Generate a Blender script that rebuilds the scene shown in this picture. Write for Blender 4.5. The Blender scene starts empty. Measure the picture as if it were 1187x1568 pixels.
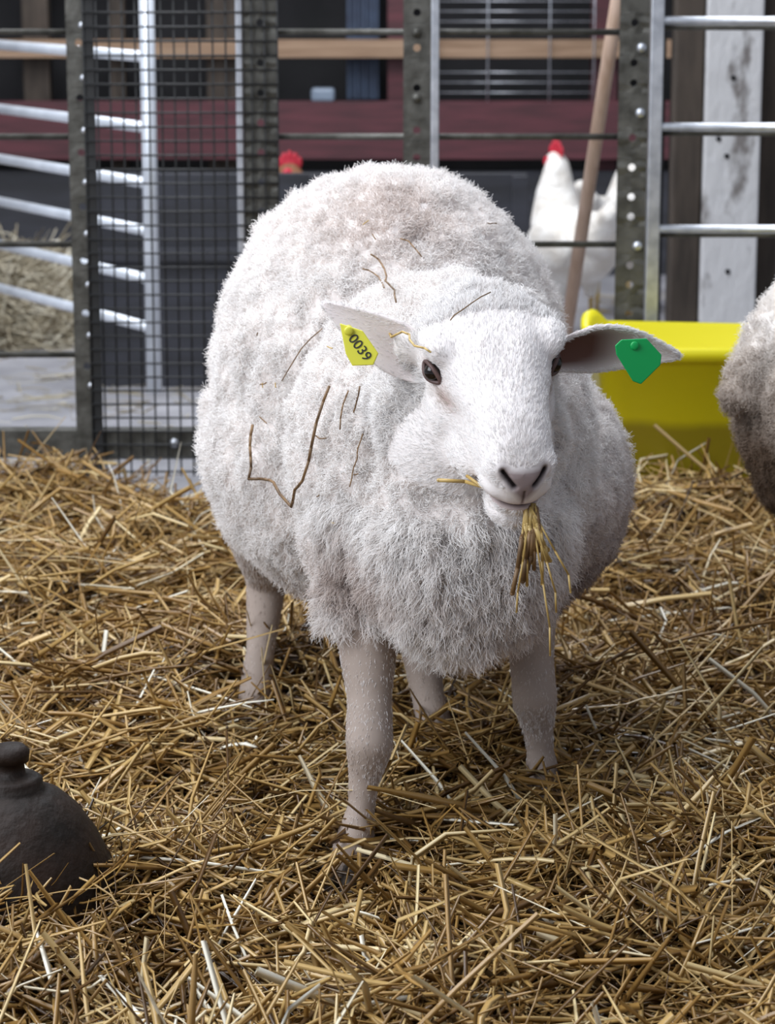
import bpy, bmesh, math, random
import numpy as np
from mathutils import Vector, Matrix
from mathutils.bvhtree import BVHTree
random.seed(7); rng=np.random.default_rng(7)
D=bpy.data; scene=bpy.context.scene; COL=scene.collection

# ------------------------------------------------------------------ materials
def nt(name):
    m=D.materials.new(name); m.use_nodes=True
    n=m.node_tree; b=n.nodes['Principled BSDF']; return m,n,b
def ramp(n,stops):
    r=n.nodes.new('ShaderNodeValToRGB'); cr=r.color_ramp
    while len(cr.elements)<len(stops): cr.elements.new(0.5)
    for e,(p,c) in zip(cr.elements,stops): e.position=p; e.color=(*c,1)
    return r
def noise(n,scale,detail=4,coord='Object',stretch=None):
    tc=n.nodes.new('ShaderNodeTexCoord'); t=n.nodes.new('ShaderNodeTexNoise')
    t.inputs['Scale'].default_value=scale; t.inputs['Detail'].default_value=detail
    if stretch:
        mp=n.nodes.new('ShaderNodeMapping'); mp.inputs['Scale'].default_value=stretch
        n.links.new(tc.outputs[coord],mp.inputs[0]); n.links.new(mp.outputs[0],t.inputs['Vector'])
    else: n.links.new(tc.outputs[coord],t.inputs['Vector'])
    return t
def mat(name,c1,c2=None,rough=.6,metal=0,scale=8,bump=0,bscale=60,stretch=None,spec=.5,lo=.35,hi=.65):
    m,n,b=nt(name)
    b.inputs['Roughness'].default_value=rough; b.inputs['Metallic'].default_value=metal
    b.inputs['Specular IOR Level'].default_value=spec
    if c2 is None: c2=tuple(x*.7 for x in c1)
    t=noise(n,scale,6,stretch=stretch); r=ramp(n,[(lo,c2),(hi,c1)])
    n.links.new(t.outputs['Fac'],r.inputs[0]); n.links.new(r.outputs[0],b.inputs['Base Color'])
    if bump:
        t2=noise(n,bscale,5,stretch=stretch); bp=n.nodes.new('ShaderNodeBump'); bp.inputs['Strength'].default_value=bump
        bp.inputs['Distance'].default_value=.01
        n.links.new(t2.outputs['Fac'],bp.inputs['Height']); n.links.new(bp.outputs[0],b.inputs['Normal'])
    return m
def attr_mat(name,attr,stops,rough=.5,spec=.5,sss=0):
    m,n,b=nt(name); a=n.nodes.new('ShaderNodeAttribute'); a.attribute_name=attr
    r=ramp(n,stops); n.links.new(a.outputs['Fac'],r.inputs[0]); n.links.new(r.outputs[0],b.inputs['Base Color'])
    b.inputs['Roughness'].default_value=rough; b.inputs['Specular IOR Level'].default_value=spec
    return m
def col_mat(name,attr,rough=.7,spec=.2):
    m,n,b=nt(name); a=n.nodes.new('ShaderNodeAttribute'); a.attribute_name=attr
    n.links.new(a.outputs['Color'],b.inputs['Base Color'])
    b.inputs['Roughness'].default_value=rough; b.inputs['Specular IOR Level'].default_value=spec
    return m

# ------------------------------------------------------------------ mesh helpers
def link(o,parent=None):
    COL.objects.link(o)
    if parent is not None: o.parent=parent
    return o
def from_arrays(name,V,F,mats,parent=None,smooth=True,midx=None):
    me=D.meshes.new(name)
    V=np.asarray(V,dtype=np.float32); F=np.asarray(F,dtype=np.int32); k=F.shape[1]
    me.vertices.add(len(V)); me.vertices.foreach_set('co',V.ravel())
    me.loops.add(F.size); me.loops.foreach_set('vertex_index',F.ravel())
    me.polygons.add(len(F)); me.polygons.foreach_set('loop_start',np.arange(0,F.size,k,dtype=np.int32))
    me.polygons.foreach_set('loop_total',np.full(len(F),k,dtype=np.int32))
    me.update(calc_edges=True)
    if smooth: me.polygons.foreach_set('use_smooth',np.ones(len(F),bool))
    for m in mats: me.materials.append(m)
    return link(D.objects.new(name,me),parent)
class B:
    def __init__(s): s.bm=bmesh.new(); s.mats=[]
    def mi(s,m):
        if m not in s.mats: s.mats.append(m)
        return s.mats.index(m)
    def _tag(s,verts,m,smooth):
        i=s.mi(m); fs=set(f for v in verts for f in v.link_faces)
        for f in fs: f.material_index=i; f.smooth=smooth
    def box(s,x0,x1,y0,y1,z0,z1,m,bev=.002,rot=None):
        r=bmesh.ops.create_cube(s.bm,size=1); vs=r['verts']
        bmesh.ops.scale(s.bm,vec=(x1-x0,y1-y0,z1-z0),verts=vs)
        if bev:
            es=list(set(e for v in vs for e in v.link_edges))
            rr=bmesh.ops.bevel(s.bm,geom=es,offset=bev,segments=2,affect='EDGES',profile=.5)
            vs=rr['verts']
        if rot is not None: bmesh.ops.rotate(s.bm,cent=(0,0,0),matrix=rot,verts=vs)
        bmesh.ops.translate(s.bm,vec=((x0+x1)/2,(y0+y1)/2,(z0+z1)/2),verts=vs)
        s._tag(vs,m,False); return vs
    def cyl(s,p,q,r,m,r2=None,seg=12,smooth=True):
        p=Vector(p);q=Vector(q);d=q-p; L=d.length
        M=Matrix.Translation((p+q)/2)@d.to_track_quat('Z','Y').to_matrix().to_4x4()
        c=bmesh.ops.create_cone(s.bm,cap_ends=True,segments=seg,radius1=r,radius2=r if r2 is None else r2,depth=L,matrix=M)
        s._tag(c['verts'],m,smooth); return c['verts']
    def ell(s,c,r,m=None,rot=None,seg=24):
        M=Matrix.Translation(Vector(c))
        if rot is not None: M=M@rot.to_4x4()
        M=M@Matrix.Diagonal((*((r,r,r) if isinstance(r,(int,float)) else r),1))
        o=bmesh.ops.create_uvsphere(s.bm,u_segments=seg,v_segments=seg//2+2,radius=1,matrix=M)
        if m: s._tag(o['verts'],m,True)
        return o['verts']
    def tube(s,pts,rad,m=None,seg=14):
        for i in range(len(pts)-1):
            p=Vector(pts[i]);q=Vector(pts[i+1])
            for k in range(5):
                t=k/5; s.ell(p.lerp(q,t),rad[i]*(1-t)+rad[i+1]*t,m,seg=seg)
            d=q-p; M=Matrix.Translation((p+q)/2)@d.to_track_quat('Z','Y').to_matrix().to_4x4()
            o=bmesh.ops.create_cone(s.bm,cap_ends=True,segments=seg,radius1=rad[i],radius2=rad[i+1],depth=d.length,matrix=M)
            if m: s._tag(o['verts'],m,True)
        s.ell(pts[-1],rad[-1],m,seg=seg)
    def loft(s,rings,m=None,smooth=True):
        R=[[s.bm.verts.new(p) for p in ring] for ring in rings]; n=len(R[0]); fs=[]
        for a,b in zip(R[:-1],R[1:]):
            for i in range(n): fs.append(s.bm.faces.new((a[i],a[(i+1)%n],b[(i+1)%n],b[i])))
        fs.append(s.bm.faces.new(R[0][::-1])); fs.append(s.bm.faces.new(R[-1]))
        bmesh.ops.recalc_face_normals(s.bm,faces=fs)
        if m:
            i=s.mi(m)
            for f in fs: f.material_index=i; f.smooth=smooth
    def lathe(s,prof,c,m,seg=40):
        rings=[[ (c[0]+max(r,.0005)*math.cos(a),c[1]+max(r,.0005)*math.sin(a),c[2]+z) for a in [2*math.pi*k/seg for k in range(seg)]] for r,z in prof]
        s.loft(rings,m)
    def done(s,name,parent=None):
        me=D.meshes.new(name); s.bm.to_mesh(me); s.bm.free()
        for m in s.mats: me.materials.append(m)
        return link(D.objects.new(name,me),parent)
def bake(o,mods):
    for t,kw in mods:
        md=o.modifiers.new(t,t)
        for k,v in kw.items(): setattr(md,k,v)
    dg=bpy.context.evaluated_depsgraph_get(); dg.update()
    me=D.meshes.new_from_object(o.evaluated_get(dg)); o.modifiers.clear()
    old=o.data; nm=old.name; o.data=me; D.meshes.remove(old); me.name=nm
    return me
def coords(me):
    a=np.empty(len(me.vertices)*3,np.float32); me.vertices.foreach_get('co',a); return a.reshape(-1,3).astype(np.float64)
def normals(me):
    a=np.empty(len(me.vertices)*3,np.float32); me.vertex_normals.foreach_get('vector',a); return a.reshape(-1,3).astype(np.float64)
def nrm(a): return a/np.maximum(np.linalg.norm(a,axis=-1,keepdims=True),1e-9)
def sample(me,mask,n):
    me.calc_loop_triangles(); T=np.empty(len(me.loop_triangles)*3,np.int32); me.loop_triangles.foreach_get('vertices',T); T=T.reshape(-1,3)
    V=coords(me);N=normals(me); T=T[mask[T].mean(1)>.5]
    A=np.linalg.norm(np.cross(V[T[:,1]]-V[T[:,0]],V[T[:,2]]-V[T[:,0]]),axis=1)
    i=rng.choice(len(T),n,p=A/A.sum()); u=rng.random((n,2)); f=u.sum(1)>1; u[f]=1-u[f]
    w=np.stack([1-u.sum(1),u[:,0],u[:,1]],1)[:,:,None]
    return (V[T[i]]*w).sum(1), nrm((N[T[i]]*w).sum(1)), T[i][:,0]
def hair(name,P,rad,tint,m,parent):
    n,k,_=P.shape
    hc=D.hair_curves.new(name); hc.add_curves([k]*n)
    hc.position_data.foreach_set('vector',P.astype(np.float32).ravel())
    ra=hc.attributes.get('radius') or hc.attributes.new('radius','FLOAT','POINT')
    ra.data.foreach_set('value',np.tile(rad,(n,1)).astype(np.float32).ravel())
    ta=hc.attributes.new('tint','FLOAT','POINT'); ta.data.foreach_set('value',np.repeat(tint,k).astype(np.float32))
    hc.materials.append(m)
    return link(D.objects.new(name,hc),parent)
def grow(name,me,mask,nt_,per,length,trad,rr,m,parent,flow=None,gravity=.35,jit=.3,k=5,curl=.004,tint0=None,spread=.4,nw=1.0,tvar=.6,sj=.12):
    C,N,vi=sample(me,mask,nt_)
    Dr=np.zeros((nt_,3))+np.array([0,0,-gravity])+rng.normal(0,jit,(nt_,3))
    if flow is not None: Dr=Dr+flow(C)
    Dr-=np.minimum((Dr*N).sum(1,keepdims=True),0)*N
    Dr=nrm(Dr+N*nw); L=length*rng.uniform(.65,1.25,nt_)
    C=np.repeat(C,per,0);N=np.repeat(N,per,0);Dr=nrm(np.repeat(Dr,per,0)+rng.normal(0,sj,(nt_*per,3)));L=np.repeat(L,per)*rng.uniform(.7,1.15,nt_*per)
    off=rng.normal(0,1,(len(C),3)); off-=(off*N).sum(1,keepdims=True)*N; off=nrm(off)*(trad*np.sqrt(rng.random(len(C))))[:,None]
    root=C+off-N*.002; ph=rng.uniform(0,6.28,len(C)); a1=nrm(np.cross(Dr,rng.normal(0,1,(len(C),3)))); a2=np.cross(Dr,a1)
    P=np.zeros((len(C),k,3))
    for j in range(k):
        u=j/(k-1)
        base=N*(1-u)*.6+Dr*(.4+.6*u); base=nrm(base)
        P[:,j]=root-off*(1-spread)*u**1.3+base*(L*u)[:,None]+ (a1*np.cos(ph+u*5)[:,None]+a2*np.sin(ph+u*5)[:,None])*curl*u
    rad=np.linspace(rr,rr*.35,k)
    t=.5+(np.repeat(rng.random(nt_),per)*.6+rng.random(len(C))*.4-.5)*tvar+.15
    if tint0 is not None: t=t-np.repeat(tint0[vi],per)*.75
    return hair(name,P,rad,np.clip(t,0,1),m,parent)

# ------------------------------------------------------------------ colours
M_wool=attr_mat('wool_white','tint',[(0,(.34,.26,.22)),(.3,(.72,.63,.58)),(.6,(.93,.89,.86)),(1,(.96,.95,.93))],.85,.08)
M_fur=attr_mat('short_fur','tint',[(0,(.17,.12,.09)),(.3,(.54,.45,.39)),(.65,(.91,.88,.86)),(1,(.96,.95,.94))],.7,.15)
M_skin=col_mat('sheep_skin','Col')
M_ear=col_mat('ear_skin','Col')
def soiled_shaded(name):
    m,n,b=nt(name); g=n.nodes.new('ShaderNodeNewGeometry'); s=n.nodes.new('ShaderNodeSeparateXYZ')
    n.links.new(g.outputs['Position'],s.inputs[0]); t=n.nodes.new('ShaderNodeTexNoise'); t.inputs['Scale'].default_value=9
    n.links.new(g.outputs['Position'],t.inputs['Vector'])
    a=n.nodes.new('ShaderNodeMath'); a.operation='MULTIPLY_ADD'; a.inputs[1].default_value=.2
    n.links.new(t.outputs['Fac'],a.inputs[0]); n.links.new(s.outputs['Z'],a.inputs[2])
    r=ramp(n,[(.34,(.075,.043,.024)),(.50,(.30,.21,.145)),(.62,(.66,.58,.51)),(.72,(.92,.88,.84))]); n.links.new(a.outputs[0],r.inputs[0])  # height ramp: dirt plus shade painted into the lower wool
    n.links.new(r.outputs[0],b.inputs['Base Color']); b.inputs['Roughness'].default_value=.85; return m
M_soil_shade=soiled_shaded('wool_soiled_shaded')
M_eye,n_,b_=nt('eye_dark'); b_.inputs['Base Color'].default_value=(.010,.007,.006,1); b_.inputs['Roughness'].default_value=.08
M_lid=mat('eyelid_skin',(.16,.095,.085),(.06,.035,.03),.5)
M_hoof=mat('hoof_horn',(.17,.145,.125),(.08,.065,.055),.5,scale=20)

# ------------------------------------------------------------------ SHEEP
f=Vector((.19,-.85,-.50)).normalized(); r_=Vector((.98,.20,.04)).normalized()
u_=f.cross(r_).normalized(); r_=u_.cross(f).normalized()
C0=Vector((.119,2.862,.643))
def H(a,b,c): return C0+f*a+r_*b+u_*c
ells=[((.002,3.49,.525),(.238,.33,.282)),((-.050,3.46,.44),(.200,.29,.205)),((.13,3.38,.400),(.190,.26,.18)),
      ((.067,3.13,.49),(.186,.20,.220)),((.09,2.99,.43),(.118,.13,.148)),((.09,3.0,.55),(.115,.15,.125))]
HR=Matrix((r_,f,u_)).transposed()
def build_sheep():
    b=B()
    for c,r in ells: b.ell(c,r,seg=40)
    S=[(-.115,.040,.022,-.045),(-.095,.060,.040,-.070),(-.06,.075,.055,-.088),(-.03,.079,.060,-.100),(0,.075,.056,-.106),(.03,.065,.049,-.106),
       (.06,.055,.042,-.103),(.09,.047,.035,-.100),(.12,.042,.026,-.098),(.143,.038,.014,-.094),(.158,.032,.001,-.084),(.170,.021,-.012,-.062),(.174,.008,-.026,-.042)]
    rings=[]
    for a,w,t,bo in S:
        ring=[]
        for k in range(32):
            p=2*math.pi*k/32; cs,sn=math.cos(p),math.sin(p)
            wd=w*(1-.22*max(0,-sn)**1.2); mid=(t*.62+bo*.38)
            hh=(t-mid) if sn>0 else (mid-bo)
            ring.append(H(a,wd*math.copysign(abs(cs)**.85,cs),mid+hh*math.copysign(abs(sn)**.9,sn)))
        rings.append(ring)
    b.loft(rings)
    for sgn in (-1,1):
        b.ell(H(-.014,sgn*.059,.030),(.025,.034,.018),rot=HR)
        b.ell(H(-.010,sgn*.048,-.048),(.028,.060,.044),rot=HR)
        b.ell(H(.050,sgn*.036,-.066),(.022,.055,.032),rot=HR)
        b.ell(H(.142,sgn*.023,-.016),(.017,.024,.018),rot=HR)
        b.ell(H(.138,sgn*.019,-.045),(.022,.028,.016),rot=HR)
        b.ell(H(-.06,sgn*.074,-.010),(.028,.024,.026),rot=HR)
    b.ell(H(.130,0,-.090),(.030,.036,.018),rot=HR)
    b.tube([H(-.06,0,-.03),(.09,3.02,.52)],[.080,.12],seg=24)
    b.tube([(-.03,3.10,.42),(-.025,3.04,.30),(-.022,3.005,.215),(-.022,2.983,.160),(-.028,2.985,.118),(-.032,2.98,.080),(-.038,2.972,.048),(-.054,2.945,.012)],[.078,.042,.028,.0300,.0200,.0170,.0230,.021])
    b.tube([(.17,3.25,.40),(.180,3.23,.29),(.188,3.215,.20),(.192,3.198,.150),(.197,3.205,.112),(.20,3.205,.08),(.204,3.20,.045),(.208,3.185,.010)],[.078,.044,.029,.0300,.0210,.0180,.0240,.021])
    b.tube([(.06,3.50,.40),(.065,3.38,.33),(.040,3.45,.20),(.055,3.40,.10),(.070,3.37,.04),(.076,3.345,.005)],[.10,.07,.033,.023,.026,.023])
    b.tube([(-.15,3.60,.40),(-.17,3.55,.32),(-.178,3.66,.20),(-.186,3.61,.10),(-.193,3.585,.04),(-.197,3.56,.005)],[.10,.07,.031,.021,.025,.022])
    b.tube([(-.06,3.75,.62),(-.07,3.80,.54)],[.05,.04])
    o=b.done('sheep')
    me=bake(o,[('REMESH',dict(mode='VOXEL',voxel_size=.004)),('SMOOTH',dict(factor=.5,iterations=9))])
    bm=bmesh.new(); bm.from_mesh(me)
    es=[e for e in bm.edges if all(((v.co-C0).dot(f)>.085 and abs((v.co-C0).dot(r_))<.08 and (v.co-C0).dot(f)<.2 and (v.co-C0).dot(u_)>-.13) for v in e.verts)]
    bmesh.ops.subdivide_edges(bm,edges=es,cuts=3,use_grid_fill=True,smooth=0); bm.to_mesh(me); bm.free(); me.update()
    V=coords(me); N=normals(me)
    Q=V-np.array(C0); A=Q@np.array(f); Bb=Q@np.array(r_); Cc=Q@np.array(u_)
    sd=np.full(len(V),9.)
    for c,r in ells: sd=np.minimum(sd,np.linalg.norm((V-np.array(c))/np.array(r),axis=1)-1)
    headm=(A>-.075)&(np.abs(Bb)<.12)&(Cc>-.135)&(Cc<.09)&(A<.2)&((sd>.03)|(A>-.01))
    legm=(V[:,2]<.30)&(sd>.10)
    def dent(a,bv,c,ra,rb,rc,depth):
        nonlocal V
        w=np.exp(-(((A-a)/ra)**2+((Bb-bv)/rb)**2+((Cc-c)/rc)**2)); V=V-N*(w*depth)[:,None]
    def segd(b0,c0,b1,c1):
        px,py=Bb-b0,Cc-c0; dx,dy=b1-b0,c1-c0; t=np.clip((px*dx+py*dy)/(dx*dx+dy*dy),0,1)
        return np.hypot(px-t*dx,py-t*dy)
    front=(A>.135)&headm
    nos=np.zeros(len(V))
    for s in (-1,1):
        nos=np.maximum(nos,np.exp(-(np.minimum(segd(s*.012,-.027,s*.020,-.018),segd(s*.020,-.018,s*.024,-.011))/.0033)**2)*front)
        dent(.012,s*.070,.006,.022,.02,.014,.006)
        dent(.06,s*.050,-.012,.045,.02,.02,.007)
        dent(.02,s*.030,.050,.03,.02,.02,-.003)
    phil=np.exp(-(segd(0,-.034,0,-.052)/.0018)**2)*(A>.15)*headm
    mline=-.060-.30*np.clip(.150-A,0,.1)
    mouth=np.exp(-((Cc-mline)/.0036)**2)*(A>.075)*(A<.19)*headm
    V=V-N*(nos*.006+mouth*.009+phil*.002)[:,None]
    wool=~(headm|legm)
    lump=np.zeros(len(V))
    for i in range(26):
        k=nrm(rng.normal(0,1,3))*rng.uniform(50,160); lump+=np.sin(V@k+rng.uniform(0,6.28))/(5)
    V=V+N*(lump*.0046*wool)[:,None]
    me.vertices.foreach_set('co',V.astype(np.float32).ravel()); me.update()
    col=np.tile(np.array([.82,.75,.71]),(len(V),1))
    col[headm]=(.90,.84,.81); col[legm]=(.42,.34,.29)
    def tintc(w,c):
        nonlocal col; w=np.clip(w,0,1)[:,None]; col=col*(1-w)+np.array(c)*w
    g=lambda a,bv,c,ra,rb,rc: np.exp(-(((A-a)/ra)**2+((Bb-bv)/rb)**2+((Cc-c)/rc)**2))*headm
    pad=np.clip(1.25-np.minimum(np.minimum(segd(0,-.040,-.022,-.012),segd(0,-.040,.022,-.012)),segd(-.020,-.014,.020,-.014)*1.3)/.0085,0,1)*front
    inV=((Cc+.012<0)&(Cc>-.036)&(np.abs(Bb)<.020*(Cc+.040)/.028))*front
    pad=np.maximum(pad,inV)
    tintc(pad*.85,(.24,.165,.16))
    tintc(nos*1.25,(.018,.012,.012)); tintc(phil*.8,(.09,.06,.06))
    for s in (-1,1):
        tintc(g(.0,s*.072,.004,.019,.02,.012)*1.1,(.26,.16,.14))
        tintc(g(.032,s*.060,-.014,.018,.02,.010)*.8,(.50,.34,.31))
    tintc(np.exp(-((Cc-mline)/.009)**2)*(A>.10)*headm*.75,(.42,.27,.26))
    tintc(mouth*1.4,(.05,.025,.025))
    ca=me.color_attributes.new('Col','FLOAT_COLOR','POINT')
    ca.data.foreach_set('color',np.concatenate([col,np.ones((len(V),1))],1).astype(np.float32).ravel())
    me.materials.clear(); me.materials.append(M_skin)
    me.polygons.foreach_set('use_smooth',np.ones(len(me.polygons),bool))
    s1=np.zeros(len(V))
    for i in range(12):
        k=nrm(rng.normal(0,1,3))*rng.uniform(12,40); s1+=np.sin(V@k+rng.uniform(0,6.28))/3.5
    soil=np.clip(s1-.7,0,1)*.15
    P=V
    soil+=.70*np.exp(-(((P[:,0]+.03)/.06)**2+((P[:,2]-.365)/.045)**2+((P[:,1]-3.03)/.15)**2))
    soil+=.42*np.exp(-(((P[:,0]+.0)/.12)**2+((P[:,2]-.76)/.045)**2+((P[:,1]-3.3)/.15)**2))
    soil+=.90*np.clip((.47-P[:,2])/.20,0,1)*np.clip((P[:,0]-.08)/.13,0,1)  # shade of the lower right flank painted into the wool tint
    soil+=.40*np.clip((.32-P[:,2])/.10,0,1)  # wool darker towards the underside
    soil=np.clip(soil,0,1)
    fa=np.array(f)
    grow('fleece',me,wool,26000,9,.0140,.0090,.00050,M_wool,o,gravity=.25,jit=.40,curl=.0034,tint0=soil,spread=.72,tvar=.34,sj=.26)
    chest=wool&(V[:,1]<3.15)&(V[:,2]<.46)&(np.abs(V[:,0]-.07)<.15)
    grow('chest_fleece',me,chest,2200,17,.030,.010,.00042,M_wool,o,gravity=1.0,jit=.32,curl=.0040,tint0=soil,spread=.30,tvar=.35,sj=.15)
    eyes=[np.array(H(.0,s*.070,.004)) for s in (-1,1)]
    okf=headm.copy()
    for e in eyes: okf&=np.linalg.norm(V-e,axis=1)>.0165
    okf&=~(pad>.25); okf&=~(mouth>.2); okf&=~((A>.145)&(Cc<-.03)&(Cc>-.066))
    def flow(Cp): return np.tile(-fa*1.5,(len(Cp),1))+ (Cp-np.array(C0))*3
    dark_f=np.zeros(len(V))
    for s in (-1,1): dark_f=np.maximum(dark_f,g(.030,s*.060,-.012,.024,.022,.013)*.55)  # fur darker in front of and below each eye
    dark_f+=np.clip(s1,0,1)*.06
    grow('face_fur',me,okf,34000,2,.0078,.002,.00028,M_fur,o,flow=flow,gravity=.1,jit=.15,k=4,curl=.0004,nw=.27,tvar=.30,tint0=dark_f)
    top=(A<-.03)&(A>-.13)&(Cc>.005)&(np.abs(Bb)<.08)
    grow('poll_tuft',me,top,1500,10,.012,.005,.0003,M_fur,o,flow=flow,gravity=.0,jit=.35,k=4,curl=.002,nw=.8,tvar=.3)
    edge_=(A>-.10)&(A<-.01)&(np.abs(Bb)>.04)&(Cc<-.02)&(Cc>-.13)
    grow('cheek_fur',me,edge_,1900,8,.013,.006,.00035,M_fur,o,flow=lambda C:flow(C)*.6,gravity=.4,jit=.3,k=4,curl=.002,nw=.8,tvar=.3)
    knee=np.exp(-((V[:,2]-.155)/.03)**2)
    lowdirt=.16+np.clip((.13-V[:,2])/.10,0,1)*.38+np.clip(s1,-.5,1)*.18+knee*.26
    grow('leg_fur',me,legm,20000,3,.0060,.003,.00034,M_fur,o,gravity=1.8,jit=.2,k=4,curl=.0005,nw=.3,tint0=lowdirt,tvar=.4)
    for i,s in enumerate((-1,1)):
        eb=B(); c=H(.002,s*.0690,.003)
        nrmv=(r_*s*.82+f*.5+u_*.15).normalized()
        eb.ell(c,(.0112,.0112,.0112),M_eye)
        X=(f-nrmv*f.dot(nrmv)).normalized(); X=(X-u_*.30).normalized(); X=(X-nrmv*X.dot(nrmv)).normalized(); Y=nrmv.cross(X)
        cc=c+nrmv*.0062
        R=[]
        for k in range(28):
            a=2*math.pi*k/28; ctr=cc+X*math.cos(a)*.0150+Y*math.sin(a)*.0082*(1-.35*math.cos(a)**2)-nrmv*(abs(math.cos(a))**2*.0045); rad_=(X*math.cos(a)+Y*math.sin(a))
            R.append([eb.bm.verts.new(ctr+(rad_*math.cos(t)+nrmv*math.sin(t))*.0027) for t in [2*math.pi*j/8 for j in range(8)]])
        for k in range(28):
            for j in range(8):
                fc=eb.bm.faces.new((R[k][j],R[k][(j+1)%8],R[(k+1)%28][(j+1)%8],R[(k+1)%28][j])); fc.material_index=eb.mi(M_lid); fc.smooth=True
        bmesh.ops.recalc_face_normals(eb.bm,faces=eb.bm.faces[:])
        eb.done('eye_%d'%(i+1),o)
    def ear(nm,base,tip,opn,W,cup,droop,inner):
        base=Vector(base);tip=Vector(tip);Lv=tip-base; L=Lv.length; Ld=Lv.normalized()
        n=Vector(opn); n=(n-Ld*n.dot(Ld)).normalized(); sd_=n.cross(Ld)
        nu,nv=26,15; V=[];F=[];c=[]
        for i in range(nu):
            t=i/(nu-1)
            w=W*min(1,.62+t*1.3)*(1-max(0,t-.38)**1.6*1.95); w=max(w,.002)
            for j in range(nv):
                v=-1+2*j/(nv-1)
                cu=cup*(1-t*.6)
                ang=v*cu; rad=w/max(math.sin(cu),.2)
                p=base+Ld*(t*L)+sd_*(math.sin(ang)*rad)-n*(math.cos(ang)*rad-rad*math.cos(cu))+Vector((0,0,-droop*math.sin(t*math.pi)))
                V.append(p); k=min(1,1.25*math.exp(-((v/.85)**4+((t-.12)/.45)**2))) if inner else .25*math.exp(-((v/.6)**2+((t-.3)/.4)**2))
                cc=np.array([.86,.77,.75])*(1-k)+np.array([.15,.075,.06])*k; c.append([*cc,1])  # shadow inside the open ear painted into the pinkish skin colour
        for i in range(nu-1):
            for j in range(nv-1): a=i*nv+j; F.append((a,a+1,a+nv+1,a+nv))
        e=from_arrays(nm,V,F,[M_ear],o); ca=e.data.color_attributes.new('Col','FLOAT_COLOR','POINT'); ca.data.foreach_set('color',np.array(c,np.float32).ravel())
        me2=bake(e,[('SOLIDIFY',dict(thickness=.0045,offset=0)),('SUBSURF',dict(levels=1,render_levels=1))])
        me2.polygons.foreach_set('use_smooth',np.ones(len(me2.polygons),bool))
        cols=np.empty(len(me2.vertices)*4,np.float32); me2.color_attributes['Col'].data.foreach_get('color',cols); cols=cols.reshape(-1,4)
        Ln=np.array(Ld)
        grow(nm+'_fur',me2,(cols[:,0]>.62),3000,3,.006,.003,.00026,M_fur,o,flow=lambda C:np.tile(Ln*1.3,(len(C),1)),gravity=.1,jit=.18,k=4,curl=.0004,nw=.3,tvar=.3)
    ear('ear_1',(.062,2.875,.634),(-.074,2.915,.709),(.15,-1,-.25),.031,.95,.002,False)
    ear('ear_2',(.190,2.905,.648),(.337,2.925,.646),(.05,-1,-.45),.032,1.05,-.010,True)
    for i,(p,dr) in enumerate([((-.057,2.94,0),(-.15,-1)),((.21,3.18,0),(.15,-1)),((.077,3.34,-.01),(.2,-1)),((-.198,3.555,-.01),(-.1,-1))]):
        hb=B(); d=Vector((dr[0],dr[1],0)).normalized(); sx=Vector((-d.y,d.x,0)); P0=Vector(p)
        for s in (-1,1):
            rings=[]
            for z,le,wd,sh in [(-.022,.038,.0135,.008),(-.01,.035,.0135,.005),(.008,.030,.013,.002),(.022,.022,.011,-.003),(.028,.012,.006,-.006)]:
                rings.append([P0+sx*s*.0135+d*(sh+math.cos(a)*le*(1.0 if math.cos(a)>0 else .7))+sx*math.sin(a)*wd+Vector((0,0,z)) for a in [2*math.pi*k/18 for k in range(18)]])
            hb.loft(rings,M_hoof)
        hb.done('hoof_%d'%(i+1),o)
    def tag(nm,ctr,poly,color,k,tilt,text=None):
        m,n,bb=nt(nm+'_plastic'); bb.inputs['Base Color'].default_value=(*color,1); bb.inputs['Roughness'].default_value=.35
        tb=B(); vs=[tb.bm.verts.new((x*k,0,-y*k)) for x,y in poly]; tb.bm.faces.new(vs); tb.mi(m)
        t=tb.done(nm,o); t.location=ctr; t.rotation_euler=tilt
        md=t.modifiers.new('s','SOLIDIFY'); md.thickness=.0022; md.offset=0
        bv=t.modifiers.new('b','BEVEL'); bv.width=.0035; bv.segments=3; bv.limit_method='ANGLE'; bv.angle_limit=math.radians(30); bv.affect='EDGES'
        sb=B(); sb.cyl((0,-.002,0),(0,.018,0),.0045,m); sb.ell((0,-.0015,0),(.005,.0018,.005),m); st=sb.done(nm+'_stud',o); st.location=Vector(ctr)+Vector((-.011 if text else -.004,0,.017)); 
        if text:
            cu=D.curves.new(nm+'_number','FONT'); cu.body=text; cu.size=.0165; cu.align_x='CENTER'; cu.align_y='CENTER'; cu.extrude=.0003
            to=link(D.objects.new(nm+'_number',cu),t); to.rotation_euler=(math.radians(90),math.radians(52),0); to.location=(.002,-.0018,-.002)
            mk,_,b2=nt('tag_ink'); b2.inputs['Base Color'].default_value=(.02,.02,.02,1); cu.materials.append(mk)
    tag('yellow_ear_tag',(-.033,2.858,.669),[(-28,-32),(6,-22),(30,10),(23,27),(-8,29),(-18,12)],(.74,.70,.06),.00078,(math.radians(-8),0,math.radians(-10)),'0039')
    tag('green_ear_tag',(.284,2.872,.650),[(-36,-24),(-26,-33),(14,-34),(38,-8),(36,8),(5,37),(-8,32),(-34,-10)],(.0,.36,.08),.00073,(math.radians(-6),0,math.radians(8)))
    return o
sheep=build_sheep()

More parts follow.
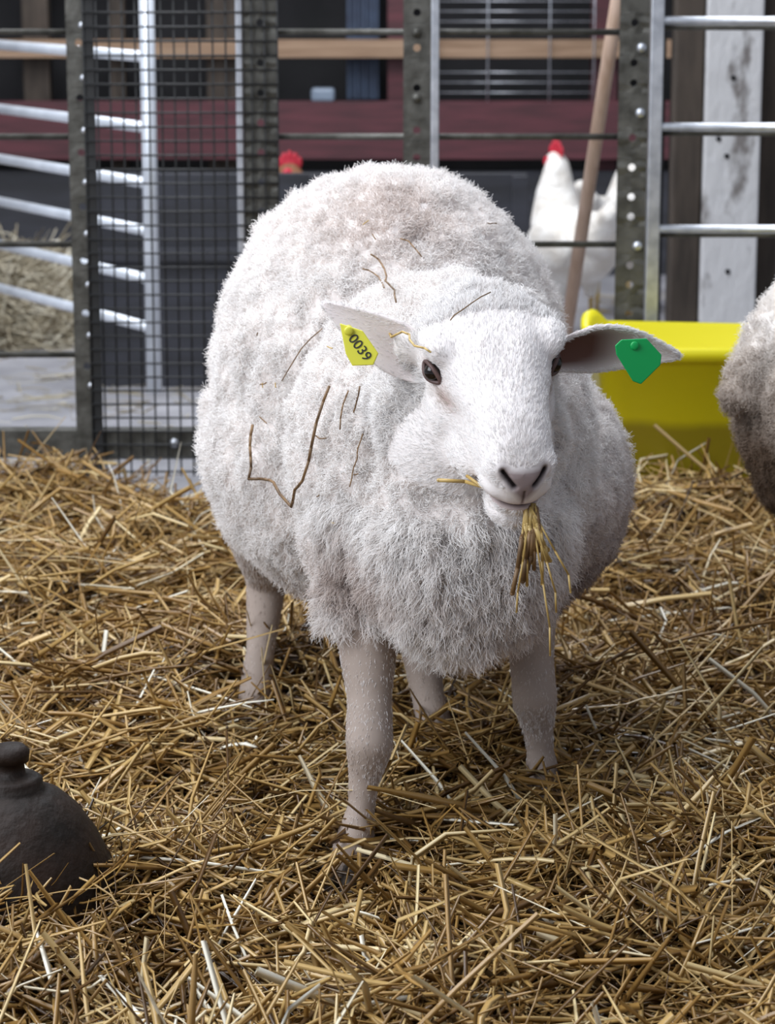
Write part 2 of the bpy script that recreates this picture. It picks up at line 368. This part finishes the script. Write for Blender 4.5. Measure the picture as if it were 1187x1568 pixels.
def clone(src,newname,M):
    n=link(D.objects.new(newname,src.data)); n.matrix_world=M
    def rec(s,p):
        for c in s.children:
            k=link(D.objects.new(c.name.split('.')[0],c.data),p); k.matrix_local=c.matrix_local.copy()
            for md in c.modifiers:
                m2=k.modifiers.new(md.name,md.type)
                for a in ('thickness','offset','width','segments','limit_method','angle_limit','affect'):
                    if hasattr(md,a): setattr(m2,a,getattr(md,a))
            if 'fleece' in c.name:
                k.material_slots[0].link='OBJECT'; k.material_slots[0].material=M_soil_shade
            rec(c,k)
    bpy.context.view_layer.update(); rec(src,n)
    n.material_slots[0].link='OBJECT'; n.material_slots[0].material=M_soil_shade
    return n
cen=Vector((.03,3.42,0))
Ms=Matrix.Translation((.872,3.56,-.01))@Matrix.Rotation(math.radians(80),4,'Z')@Matrix.Scale(.94,4)@Matrix.Translation(-cen)
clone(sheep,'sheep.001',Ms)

# ------------------------------------------------------------------ STRAW
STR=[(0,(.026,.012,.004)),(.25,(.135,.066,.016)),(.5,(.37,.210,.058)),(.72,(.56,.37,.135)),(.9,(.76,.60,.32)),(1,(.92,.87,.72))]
M_straw=attr_mat('straw_stalks','tint',STR,.30,.65)
M_pale=attr_mat('pale_straw','tint',[(0,(.16,.12,.08)),(.4,(.42,.36,.25)),(1,(.76,.71,.58))],.45,.4)
def gh(x,y):
    z=.020*np.sin(5.1*x+2.3*y)+.018*np.sin(9.3*x-7.7*y+1)+.014*np.sin(17*x+13*y)+.011*np.sin(23*y-11*x+2)+.007*np.sin(37*x+29*y)
    z=z+.035*np.exp(-(((x+.55)/.35)**2+((y-4.6)/.5)**2))+.03*np.exp(-(((x-.6)/.4)**2+((y-4.6)/.5)**2))
    z=z-.045*np.exp(-(((x+.12)/.17)**2+((y-3.13)/.11)**2))-.02*np.exp(-(((x-.05)/.3)**2+((y-3.25)/.3)**2))
    return z-.004
def straws(name,x,y,z,L,W,pitch,m,parent=None,tint=None,bend=.35,flat=.4,align=False):
    n=len(x); az=rng.uniform(0,2*np.pi,n)
    if align:
        fld=2.2*np.sin(4.1*x+1.7*y)+2.0*np.sin(5.3*y-3.1*x+.7)+1.2*np.sin(11*x+9*y); az=np.where(rng.random(n)<.55,fld+rng.normal(0,.45,n),az)
    d=np.stack([np.cos(az)*np.cos(pitch),np.sin(az)*np.cos(pitch),np.sin(pitch)],1)
    rn=nrm(rng.normal(0,1,(n,3))); s=nrm(np.cross(d,rn)); up=np.cross(s,d)
    bendv=nrm(rng.normal(0,1,(n,3))*np.array([1,1,.6])); ba=rng.normal(0,bend,n)*L*.5
    kink=rng.random(n)<.18
    ts=np.array([-.5,-.17,.17,.5]); rings=[]
    C=np.stack([x,y,z],1)
    for i,t in enumerate(ts):
        q=C+d*(t*L)[:,None]+bendv*(ba*(1-4*t*t)*.5)[:,None]
        if i==3: q=q+bendv*(kink*L*.35)[:,None]
        tw=(W*(1.0 if i<3 else .6))[:,None]
        for k in range(3):
            a=2*np.pi*k/3; rings.append(q+s*np.cos(a)*tw+up*np.sin(a)*tw*flat)
    V=np.stack(rings,1).reshape(-1,3)
    f0=[]
    for i in range(3):
        for k in range(3): f0.append((i*3+k,i*3+(k+1)%3,i*3+3+(k+1)%3,i*3+3+k))
    F=(np.array(f0)[None]+(np.arange(n)*12)[:,None,None]).reshape(-1,4)
    o=from_arrays(name,V,F,[m],parent,smooth=True)
    if tint is None: tint=np.clip(rng.beta(2.2,2.2,n),0,1)
    a=o.data.attributes.new('tint','FLOAT','POINT'); a.data.foreach_set('value',np.repeat(tint,12).astype(np.float32))
    return o
def edge(x): return 5.18-.36*np.exp(-((x+.36)/.16)**2)+.12*(x>.3)
def scatter(n,x,y,dz0,dz1,Lr,Wr,up):
    k=y<edge(x)-rng.exponential(.05,len(x)); x=x[k];y=y[k]
    k=(x+.44)**2+(y-2.82)**2>.108**2; x=x[k];y=y[k]
    w=np.exp(-(((x+.14)/.17)**2+((y-3.16)/.09)**2)); k=rng.random(len(x))>w*.93; x=x[k];y=y[k]
    k=(np.hypot(x+.055,y-2.92)>.045); x=x[k];y=y[k]; n=len(x)
    z=gh(x,y)+rng.uniform(0,1,n)**1.4*(dz1-dz0)+dz0
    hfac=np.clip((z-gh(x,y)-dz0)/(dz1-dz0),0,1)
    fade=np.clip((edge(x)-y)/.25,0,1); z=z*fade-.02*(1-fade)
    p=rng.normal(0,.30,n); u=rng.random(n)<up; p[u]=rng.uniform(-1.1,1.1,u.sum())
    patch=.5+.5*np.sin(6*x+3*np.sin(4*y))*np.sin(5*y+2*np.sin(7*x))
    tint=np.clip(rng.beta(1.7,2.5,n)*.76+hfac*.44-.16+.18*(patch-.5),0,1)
    return x,y,z,rng.uniform(*Lr,n)*rng.uniform(.6,1.2,n),rng.uniform(*Wr,n)*rng.choice([.7,1,1.3],n),p,tint
M_bed=mat('trodden_straw',(.070,.034,.010),(.020,.010,.003),.9,scale=40,bump=.8,bscale=150)
nx,ny=150,170; gx,gy=np.meshgrid(np.linspace(-1.7,1.9,nx),np.linspace(1.5,5.35,ny))
fd=np.clip((edge(gx)-gy)/.25,0,1); gz=np.maximum(gh(gx,gy)-.028,-.0275)*fd-.045*(1-fd)
V=np.stack([gx,gy,gz],-1).reshape(-1,3); idx=np.arange(nx*ny).reshape(ny,nx)
F=np.stack([idx[:-1,:-1],idx[:-1,1:],idx[1:,1:],idx[1:,:-1]],-1).reshape(-1,4)
bed=from_arrays('straw_bedding',V,F,[M_bed])
n=36000; y=2.2+3.1*rng.random(n)**1.1; x=rng.uniform(-1,1,n)*(.16*y+.09)
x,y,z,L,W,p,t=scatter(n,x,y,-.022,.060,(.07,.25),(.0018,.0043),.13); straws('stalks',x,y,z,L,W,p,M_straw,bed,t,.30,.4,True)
n=18000; y=rng.uniform(1.5,5.3,n); x=rng.uniform(-1.7,1.9,n)
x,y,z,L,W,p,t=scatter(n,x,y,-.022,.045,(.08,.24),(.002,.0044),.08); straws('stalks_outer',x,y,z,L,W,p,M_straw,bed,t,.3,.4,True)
n=2600; y=rng.uniform(2.25,4.9,n); x=rng.uniform(-1,1,n)*(.16*y+.09)
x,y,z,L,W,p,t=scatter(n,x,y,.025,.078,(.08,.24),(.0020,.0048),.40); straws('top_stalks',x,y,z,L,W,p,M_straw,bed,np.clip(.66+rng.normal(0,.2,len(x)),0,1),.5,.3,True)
n=90; a=rng.uniform(-2.6,.8,n); rr=rng.uniform(.09,.15,n); x=-.432+rr*np.cos(a); y=2.80+rr*np.sin(a); z=.03+rng.uniform(0,.06,n)
straws('stalks_by_drinker',x,y,z,rng.uniform(.06,.17,n),rng.uniform(.0012,.003,n),rng.normal(0,.7,n),M_straw,bed,np.clip(rng.normal(.5,.2,n),0,1),.5)
n=5200; a=rng.uniform(0,6.28,n); rr=np.sqrt(rng.random(n)); x=-1.22+rr*.55*np.cos(a); y=7.72+rr*.55*np.sin(a); z=-.03+.21*(1-rr**2)*rng.uniform(.7,1.05,n)
heap=B(); heap.lathe([(.52,-.03),(.46,.03),(.36,.08),(.22,.12),(.08,.14),(0,.142)],(-1.22,7.72,0),mat('heap_core',(.25,.19,.11),(.1,.07,.04),.9,scale=30)); heap=heap.done('straw_heap')
straws('heap_stalks',x,y,z,rng.uniform(.1,.3,n),rng.uniform(.003,.006,n),rng.normal(0,.35,n),M_pale,heap)

dg=bpy.context.evaluated_depsgraph_get()
bvh=BVHTree.FromObject(sheep,dg)
M_stk=mat('dry_stalk',(.27,.155,.065),(.13,.075,.035),.5,scale=30)
M_gold=mat('gold_stalk',(.62,.44,.16),(.48,.31,.09),.4,scale=30)
def polytube(bm,pts,r,m):
    for p,q in zip(pts[:-1],pts[1:]): bm.cyl(p,q,r,m,seg=6); bm.ell(q,r,m,seg=8)
st=B()
def hitp(xx,zz,off):
    h=bvh.ray_cast(Vector((xx,1.5,zz)),Vector((0,1,0)))
    return (h[0]+h[1]*off+Vector((0,-.003,0))) if h[0] else None
def on(pts,r,m=M_stk,off=.015,sag=.10):
    path=[]
    for (a,b) in zip(pts[:-1],pts[1:]):
        dx,dz=b[0]-a[0],b[1]-a[1]
        for k in range(5):
            t=k/5; bow=sag*t*(1-t)*2; q=hitp(a[0]+dx*t-dz*bow,a[1]+dz*t+dx*bow,off)
            if q is None: return
            path.append(q)
    q=hitp(*pts[-1],off)
    if q is None: return
    path.append(q)
    for _ in range(3):
        ys=[p.y for p in path]
        for i in range(1,len(path)-1):
            path[i].y=min(ys[i],(ys[i-1]+ys[i+1])/2)
    polytube(st,path,r,m)
on([(-.162,.50),(-.170,.446),(-.103,.443),(-.088,.483),(-.055,.594)],.0019,off=.018,sag=.04)
on([(-.125,.566),(-.082,.633)],.0008); on([(-.010,.645),(.022,.675),(.055,.668)],.0013,M_gold)
on([(-.02,.716),(.0,.700),(.014,.680)],.0012); on([(.012,.735),(.04,.715)],.0009); on([(.07,.69),(.115,.715)],.0008)
on([(-.045,.55),(-.035,.59)],.0010); on([(-.04,.49),(-.032,.52),(-.025,.55)],.0008); on([(-.02,.60),(-.03,.57)],.001)
on([(-.03,.70),(.0,.69)],.001)
for i in range(22):
    cx,cz=random.uniform(-.2,.2),random.uniform(.42,.76); a=random.uniform(0,6.3); l=random.uniform(.004,.013)
    if cx>.03 and cz<.72: continue
    on([(cx,cz),(cx+l*math.cos(a),cz+l*math.sin(a))],.0008,random.choice([M_stk,M_gold]),.013)
st.done('fleece_stalks',sheep)
mb=B(); mo=H(.165,.012,-.064)
for i in range(15):
    dx=random.gauss(.002,.009); dz=-random.uniform(.04,.10); p=mo+Vector((random.uniform(-.007,.007),.004,random.uniform(-.002,.004)))
    q=p+Vector((dx*.5+random.uniform(-.004,.004),-.010,dz*.35)); q2=p+Vector((dx*.8,-.008,dz*.7)); e=p+Vector((dx*1.1+random.uniform(-.006,.006),random.uniform(-.01,.004),dz)); polytube(mb,[p,q,q2,e],random.uniform(.0012,.0032),random.choice([M_gold,M_gold,M_stk]))
for e in [(.024,0,-.17),(.030,.0,-.12),(-.014,.0,-.12),(.045,-.01,-.095)]:
    polytube(mb,[mo,mo+Vector((e[0]*.6,-.012,e[2]*.5)),mo+Vector((e[0]*.95,-.006,e[2]*.8)),mo+Vector(e)],.0012,M_gold)
c=H(.105,-.048,-.074); polytube(mb,[H(.135,-.02,-.064),c,c+Vector((-.030,-.002,.002))],.0022,M_gold)
polytube(mb,[H(.13,-.032,-.064),c+Vector((.002,-.004,.007))],.002,M_gold)
mb.done('mouth_straw',sheep)

# ------------------------------------------------------------------ SURROUNDINGS
M_conc=mat('concrete',(.40,.39,.41),(.27,.265,.28),.85,scale=5,bump=.3,bscale=90)
fl=B(); fl.box(-5,5,-2,10,-.13,-.03,M_conc,0); fl=fl.done('floor')
n=2600; x=rng.uniform(-2,1.5,n); y=rng.uniform(4.8,8.5,n); k=rng.random(n)<np.where(x<-.3,1,.5); x=x[k];y=y[k]; n=len(x)
straws('loose_straw',x,y,np.full(n,-.026),rng.uniform(.04,.16,n),rng.uniform(.0015,.003,n),rng.normal(0,.03,n),M_pale,fl)
M_dsteel=mat('weathered_steel',(.125,.120,.105),(.055,.052,.043),.5,.4,scale=25,bump=.2)
M_galv=mat('galvanised',(.72,.74,.78),(.50,.52,.56),.35,.75,scale=30)
M_galvL=mat('galvanised_tube',(.88,.92,.98),(.72,.76,.82),.30,.35,scale=14)
M_black=mat('black_mesh',(.02,.02,.02),(.01,.01,.01),.6)
def plate(b,x0,x1,z0,z1,y,holes,m,r=.008):
    i=b.mi(m); xc=(x0+x1)/2
    zs=[z0]; 
    for h in holes: zs+=[h-.02,h+.02]
    zs.append(z1)
    def q(vs): f_=b.bm.faces.new([b.bm.verts.new(v) for v in vs]); f_.material_index=i; return f_
    for k in range(0,len(zs),2): q([(x0,y,zs[k]),(x1,y,zs[k]),(x1,y,zs[k+1]),(x0,y,zs[k+1])])
    for h in holes:
        out=[(x1,h),(x1,h+.02),(xc,h+.02),(x0,h+.02),(x0,h),(x0,h-.02),(xc,h-.02),(x1,h-.02)]
        inn=[(xc+r*math.cos(a),h+r*math.sin(a)) for a in [math.pi/4*j for j in range(8)]]
        for j in range(8):
            a,c,e,g=out[j],out[(j+1)%8],inn[(j+1)%8],inn[j]; q([(a[0],y,a[1]),(c[0],y,c[1]),(e[0],y,e[1]),(g[0],y,g[1])])
def mkposts(nm,specs,parent):
    b=B()
    for x0,x1,y,hs in specs: plate(b,x0,x1,-.03,1.3,y,hs,M_dsteel)
    bmesh.ops.remove_doubles(b.bm,verts=b.bm.verts[:],dist=1e-5); bmesh.ops.recalc_face_normals(b.bm,faces=b.bm.faces[:])
    o=b.done(nm,parent); md=o.modifiers.new('s','SOLIDIFY'); md.thickness=.006; md.offset=0; return o
GY=5.25
rods=[.93,.72,.50,.27]
g1=B(); g1.box(-1.6,-.20,GY-.003,GY+.035,.055,.115,M_dsteel)
for z in rods: g1.cyl((-1.6,GY+.02,z),(-.645,GY+.02,z),.0065,M_dsteel)
for z in (1.16,): g1.cyl((-1.6,GY+.02,z),(-.2,GY+.02,z),.012,M_dsteel)
for z in [.20+.105*i for i in range(9)]: g1.ell((-.615,GY-.012,z+.01),(.007,.004,.007),M_galv,seg=12)
g1.ell((-.445,GY-.008,.088),(.010,.005,.010),M_galv,seg=12)
g1=g1.done('hurdle_gate'); mkposts('posts',[(-.648,-.598,GY-.006,[.25,.36,.47,.58,.69,.80,.91,1.02]),(-.292,-.222,GY-.006,[.45,.51,.57,.63,.69,.75,.81,.87,.95]),(-1.6,-1.55,GY-.006,[.4,.6,.8])],g1)
e=B(); e.box(-.306,-.293,GY-.02,GY+.02,-.03,1.3,M_galv)
e.done('flange',g1)
g2=B()
for z in rods: g2.cyl((-.222,GY+.02,z),(.47,GY+.02,z),.0065,M_dsteel)
g2.cyl((-.222,GY+.02,1.16),(.47,GY+.02,1.16),.012,M_dsteel)
g2.box(.088,.104,GY-.02,GY+.03,-.03,1.3,M_galv); g2.box(-.2,.46,GY,GY+.035,.055,.115,M_dsteel)
for z in (.93,.80,.66,.55): g2.cyl((.058,GY-.02,z),(.058,GY+.0,z),.009,M_dsteel)
g2=g2.done('hurdle_gate.001'); mkposts('posts',[(.032,.087,GY-.006,[.40,.60,.68,.735,.82,.90,.97])],g2)
g3=B()
for z in (.954,.742,.535,.32,.12): 
    g3.cyl((.55,GY-.01,z),(1.7,GY-.01,z),.0085,M_galv); g3.cyl((.55,GY+.012,z-.014),(1.7,GY+.012,z-.014),.006,M_dsteel)
g3.box(.530,.556,GY-.02,GY+.03,-.03,1.3,M_galv)
for z in (.77,.50,.90): g3.ell((.512,GY-.014,z),(.010,.007,.010),M_galv,seg=12)
g3=g3.done('hurdle_gate.002'); mkposts('posts',[(.468,.528,GY-.006,[.32,.36,.42,.46,.56,.60,.66,.72,.83,.87,.95])],g3)
mp=B(); x0,x1=-.612,-.222
for i in range(16):
    x=x0+(x1-x0)*i/15; mp.cyl((x,GY-.018,.02),(x,GY-.018,1.2),.0021,M_black,seg=6)
for i in range(42):
    z=.03+i*.0285; mp.cyl((x0,GY-.021,z),(x1,GY-.021,z),.0021,M_black,seg=6)
mp.box(x0-.003,x0+.02,GY-.016,GY-.012,.03,1.2,M_black,0); mp.done('mesh_panel',g1)
fg=B(); A0=Vector((-.545,5.9,0)); A1=Vector((-1.22,6.93,0))
for z in (1.0,.852,.692,.565,.455,.343,.23): fg.cyl(A0+Vector((0,0,z)),A1+Vector((0,0,z)),.0125,M_galvL)
fg.cyl(A0+Vector((0,0,.08)),A0+Vector((0,0,1.15)),.0175,M_galvL,seg=16); fg.cyl(A1+Vector((0,0,-.03)),A1+Vector((0,0,1.15)),.0175,M_galvL,seg=16)
fg.done('field_gate')

M_maroon=mat('maroon_paint',(.115,.030,.038),(.065,.020,.024),.6,scale=5,stretch=(1,1,8))
M_wood=mat('raw_timber',(.38,.25,.16),(.26,.16,.095),.7,scale=4,stretch=(1,6,14),bump=.2)
M_dark=mat('dark_boards',(.016,.015,.017),(.007,.007,.008),.8,scale=6)
M_dwood=mat('dark_timber',(.080,.060,.045),(.035,.026,.019),.75,scale=5,stretch=(6,6,1),bump=.3)
M_grey=mat('grey_partition_paint',(.044,.045,.056),(.026,.026,.030),.6,scale=4,stretch=(1,1,6))
M_white=mat('flaking_whitewash',(.66,.65,.65),(.22,.20,.19),.85,scale=14,bump=.6,bscale=40,lo=.34,hi=.44,stretch=(1,1,.5))
M_blue=mat('blue_tarp',(.06,.09,.15),(.03,.04,.07),.6,scale=8)
wb=B(); wb.box(-5,5,9.1,9.2,-.03,3.2,M_dark,0)
wb=wb.done('wall_back')
tb=B()
tb.box(-3,3,8.80,8.86,.375,.57,M_maroon); tb.box(-3,3,8.86,8.92,-.03,.33,M_grey)
tb.box(-3,3,8.84,8.90,.715,.775,M_wood)
for x,w,m in ((-1.25,.09,M_dwood),(-.95,.05,M_dwood),(-.62,.10,M_dwood),(.0,.07,M_maroon),(.70,.09,M_maroon),(1.5,.1,M_maroon)): tb.box(x,x+w,8.9,8.98,-.03,2.2,m)
tb.box(-3,3,8.84,8.90,1.1,1.2,M_wood)
for i in range(17):
    z=.60+i*.034
    if .70<z<.79: continue
    tb.cyl((.17,8.82,z),(.70,8.82,z),.0018,M_galv,seg=6)
for x in (.34,.55,.17,.70): tb.cyl((x,8.81,.57),(x,8.81,1.15),.003,M_galv,seg=6)
for i in range(8): tb.box(-.14+.014*i,-.128+.014*i,8.93+.01*(i%2),8.96+.01*(i%2),.57,1.1,M_blue)
mb_=mat('bag_plastic',(.22,.27,.34),rough=.4); tb.box(-.26,-.18,8.80,8.86,.57,.615,mb_,.01)
tb.done('stable_front')
pt=B()
pt.box(-.80,.36,6.60,6.63,-.03,.525,M_grey); 
for x in (-.80,-.2,.32): pt.box(x,x+.04,6.57,6.60,-.03,.52,M_grey)
pt.box(-.80,.36,6.575,6.60,.30,.335,M_grey); pt.done('partition_board')
wp=B(); wp.box(.737,.868,6.0,6.13,-.03,2.3,M_white,.006)
for z,x in ((.62,.79),(.66,.77),(.45,.775),(.35,.80),(.8,.80)): wp.cyl((x,5.996,z),(x,6.01,z),.006,M_dark)
wp.done('whitewashed_post')
dp=B(); dp.box(.668,.735,6.02,6.12,-.03,2.3,M_dwood,.006); dp.box(.615,.655,6.1,6.16,-.03,2.3,M_dark,.004); dp.box(.87,.93,6.1,6.16,-.03,2.3,M_dwood,.004); dp.done('timber_post')

M_pole=mat('broom_handle_wood',(.60,.43,.33),(.46,.31,.22),.5,scale=6,stretch=(8,8,1))
br=B(); P=Vector((.388,5.87,.04)); Q=Vector((.545,5.31,1.55)); br.cyl(P,Q,.0150,M_pole,seg=16); br.ell(Q,.0150,M_pole)
br.box(.27,.50,5.84,5.90,.03,.06,M_pole,.008)
for i in range(24):
    for j in range(3): br.cyl((.28+i*.009,5.85+j*.018,.03),(.28+i*.009+random.uniform(-.01,.01),5.85+j*.02,-.03),.002,M_dwood,seg=5)
br.done('broom')

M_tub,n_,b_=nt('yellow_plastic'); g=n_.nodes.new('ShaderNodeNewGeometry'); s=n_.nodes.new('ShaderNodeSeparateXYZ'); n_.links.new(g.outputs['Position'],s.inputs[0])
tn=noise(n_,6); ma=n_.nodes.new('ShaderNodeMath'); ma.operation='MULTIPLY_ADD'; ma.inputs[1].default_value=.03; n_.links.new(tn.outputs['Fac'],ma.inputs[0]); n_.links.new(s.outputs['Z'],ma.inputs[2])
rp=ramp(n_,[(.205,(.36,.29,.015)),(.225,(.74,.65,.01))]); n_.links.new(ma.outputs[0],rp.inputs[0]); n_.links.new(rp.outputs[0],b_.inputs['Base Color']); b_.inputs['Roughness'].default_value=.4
def rr_ring(cx,cy,hx,hy,rad,z,bumpc=0):
    pts=[]
    for qx,qy,a0 in ((1,1,0),(-1,1,90),(-1,-1,180),(1,-1,270)):
        for k in range(7):
            a=math.radians(a0+k*15); pts.append((cx+qx*(hx-rad)+rad*math.cos(a),cy+qy*(hy-rad)+rad*math.sin(a),z+(bumpc*math.sin(math.pi*(k+.5)/7) if (qx<0 and qy>0) else 0)))
    return pts
tb=B(); cx,cy=.60,5.00
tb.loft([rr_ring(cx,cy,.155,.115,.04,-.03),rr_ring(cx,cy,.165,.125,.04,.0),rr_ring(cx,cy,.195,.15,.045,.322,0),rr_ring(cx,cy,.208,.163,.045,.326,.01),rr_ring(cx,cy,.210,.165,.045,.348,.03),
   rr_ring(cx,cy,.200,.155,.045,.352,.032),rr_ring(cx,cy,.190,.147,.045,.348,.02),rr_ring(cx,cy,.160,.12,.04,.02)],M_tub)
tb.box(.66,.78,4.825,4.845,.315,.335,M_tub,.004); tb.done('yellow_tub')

M_iron=mat('dark_rusted_iron',(.026,.014,.009),(.009,.006,.004),.6,.0,scale=14,bump=.3,bscale=80,spec=.25)
dk=B(); dk.lathe([(.112,-.05),(.122,0),(.121,.035),(.112,.075),(.097,.108),(.078,.137),(.058,.156),(.044,.163),(.036,.167),(.036,.176),(.030,.180),(.017,.182),(.015,.196),(.021,.198),(.022,.210),(.016,.216),(0,.218)],(-.432,2.80,0),M_iron)
dk.done('poultry_drinker')

M_hen=mat('white_feathers',(.94,.91,.86),(.76,.70,.62),.8,scale=18,bump=.8,bscale=50)
M_henb=mat('brown_feathers',(.30,.13,.06),(.15,.06,.03),.8,scale=18,bump=.8,bscale=50)
M_comb=mat('comb_red',(.62,.03,.06),(.42,.02,.03),.5)
M_beak=mat('beak_horn',(.65,.45,.15),None,.5)
def hen(nm,loc,rot,m,hs=1.0,sc=1.0):
    b=B()
    b.ell((0,0,.23),(.095,.135,.095),seg=28); b.ell((0,-.07,.24),(.08,.08,.09)); b.ell((0,.10,.27),(.06,.09,.06))
    b.tube([(0,-.09,.28),(0,-.105,.35),(0,-.10,.40*hs)],[.072,.052,.032]); b.ell((0,-.11,.415*hs),(.024,.032,.024))
    b.tube([(0,.14,.28),(0,.21,.36)],[.05,.022]); b.tube([(0,.15,.27),(.03,.21,.33)],[.04,.02]); b.tube([(0,.15,.27),(-.03,.21,.33)],[.04,.02])
    for s in (-1,1):
        b.ell((s*.088,.02,.24),(.022,.11,.06)); b.tube([(s*.045,-.01,.18),(s*.045,0,.12)],[.035,.018])
    o=b.done(nm); bake(o,[('REMESH',dict(mode='VOXEL',voxel_size=.006)),('SMOOTH',dict(factor=.5,iterations=5))])
    o.data.materials.clear(); o.data.materials.append(m); o.data.polygons.foreach_set('use_smooth',np.ones(len(o.data.polygons),bool))
    h=.415*hs; d=B()
    for k,(yy,zz,rr) in enumerate([(-.135,.024,.010),(-.122,.032,.012),(-.107,.036,.013),(-.092,.032,.012),(-.08,.024,.010)]): d.ell((0,yy,h+zz),(.004,rr*.75,rr*1.5),M_comb,seg=12)
    d.ell((0,-.108,h+.022),(.005,.034,.012),M_comb)
    for s in (-1,1): d.ell((s*.010,-.132,h-.028),(.005,.010,.016),M_comb,seg=12); d.ell((s*.022,-.118,h+.004),(.003,.005,.005),M_eye,seg=10); d.ell((s*.020,-.118,h-.002),(.006,.016,.014),M_comb,seg=12)
    d.cyl((0,-.138,h-.002),(0,-.165,h-.008),.009,M_beak,r2=.001,seg=10)
    for s in (-1,1):
        d.cyl((s*.045,0,.13),(s*.045,.005,.005),.006,M_beak,seg=8)
        for a in (-.5,0,.5,3.14): d.cyl((s*.045,.005,.008),(s*.045+.045*math.sin(a),.005-.045*math.cos(a),.004),.004,M_beak,r2=.002,seg=6)
    d.done('details',o)
    o.location=loc; o.rotation_euler=(0,0,math.radians(rot)); o.scale=(sc,sc,sc); return o
hen('hen',(.545,7.40,-.03),205,M_hen,1.05,1.17)
hen('hen.001',(.70,7.9,-.03),150,M_hen,.80,1.15)
hen('hen.002',(-.175,7.6,-.03),-70,M_henb,1.02,1.12)

# ------------------------------------------------------------------ LIGHT
w=D.worlds.new('daylight'); scene.world=w; w.use_nodes=True; bg=w.node_tree.nodes['Background']; bg.inputs[0].default_value=(.72,.78,.92,1); bg.inputs[1].default_value=.42
def area(nm,loc,tgt,size,e,c,sy=None):
    l=D.lights.new(nm,'AREA'); l.size=size; l.energy=e; l.color=c
    if sy: l.shape='RECTANGLE'; l.size_y=sy
    o=link(D.objects.new(nm,l)); o.location=loc; o.rotation_euler=(Vector(tgt)-Vector(loc)).to_track_quat('-Z','Y').to_euler(); return o
area('doorway_daylight',(-2.4,1.6,2.4),(0,3.3,.4),2.5,128,(.88,.93,1))
area('rooflight_daylight',(-.8,4.0,3.6),(-.1,3.6,0),2.0,120,(.88,.93,1),2.6)
area('rear_fill_light',(-.5,6.9,3.0),(.2,7.2,0),2.0,90,(.92,.95,1))  # added overhead fill to brighten gates and hens; no doorway there

# ------------------------------------------------------------------ CAMERA
cd=D.cameras.new('camera'); cam=link(D.objects.new('camera',cd)); scene.camera=cam
cd.sensor_fit='VERTICAL'; cd.sensor_height=36; cd.lens=90; cd.clip_start=.05
cam.location=(0,0,1.12); cam.rotation_euler=(math.radians(90)-math.atan(.225),0,0)
cd.dof.use_dof=True; cd.dof.focus_distance=2.95; cd.dof.aperture_fstop=9
scene.view_settings.view_transform='Standard'
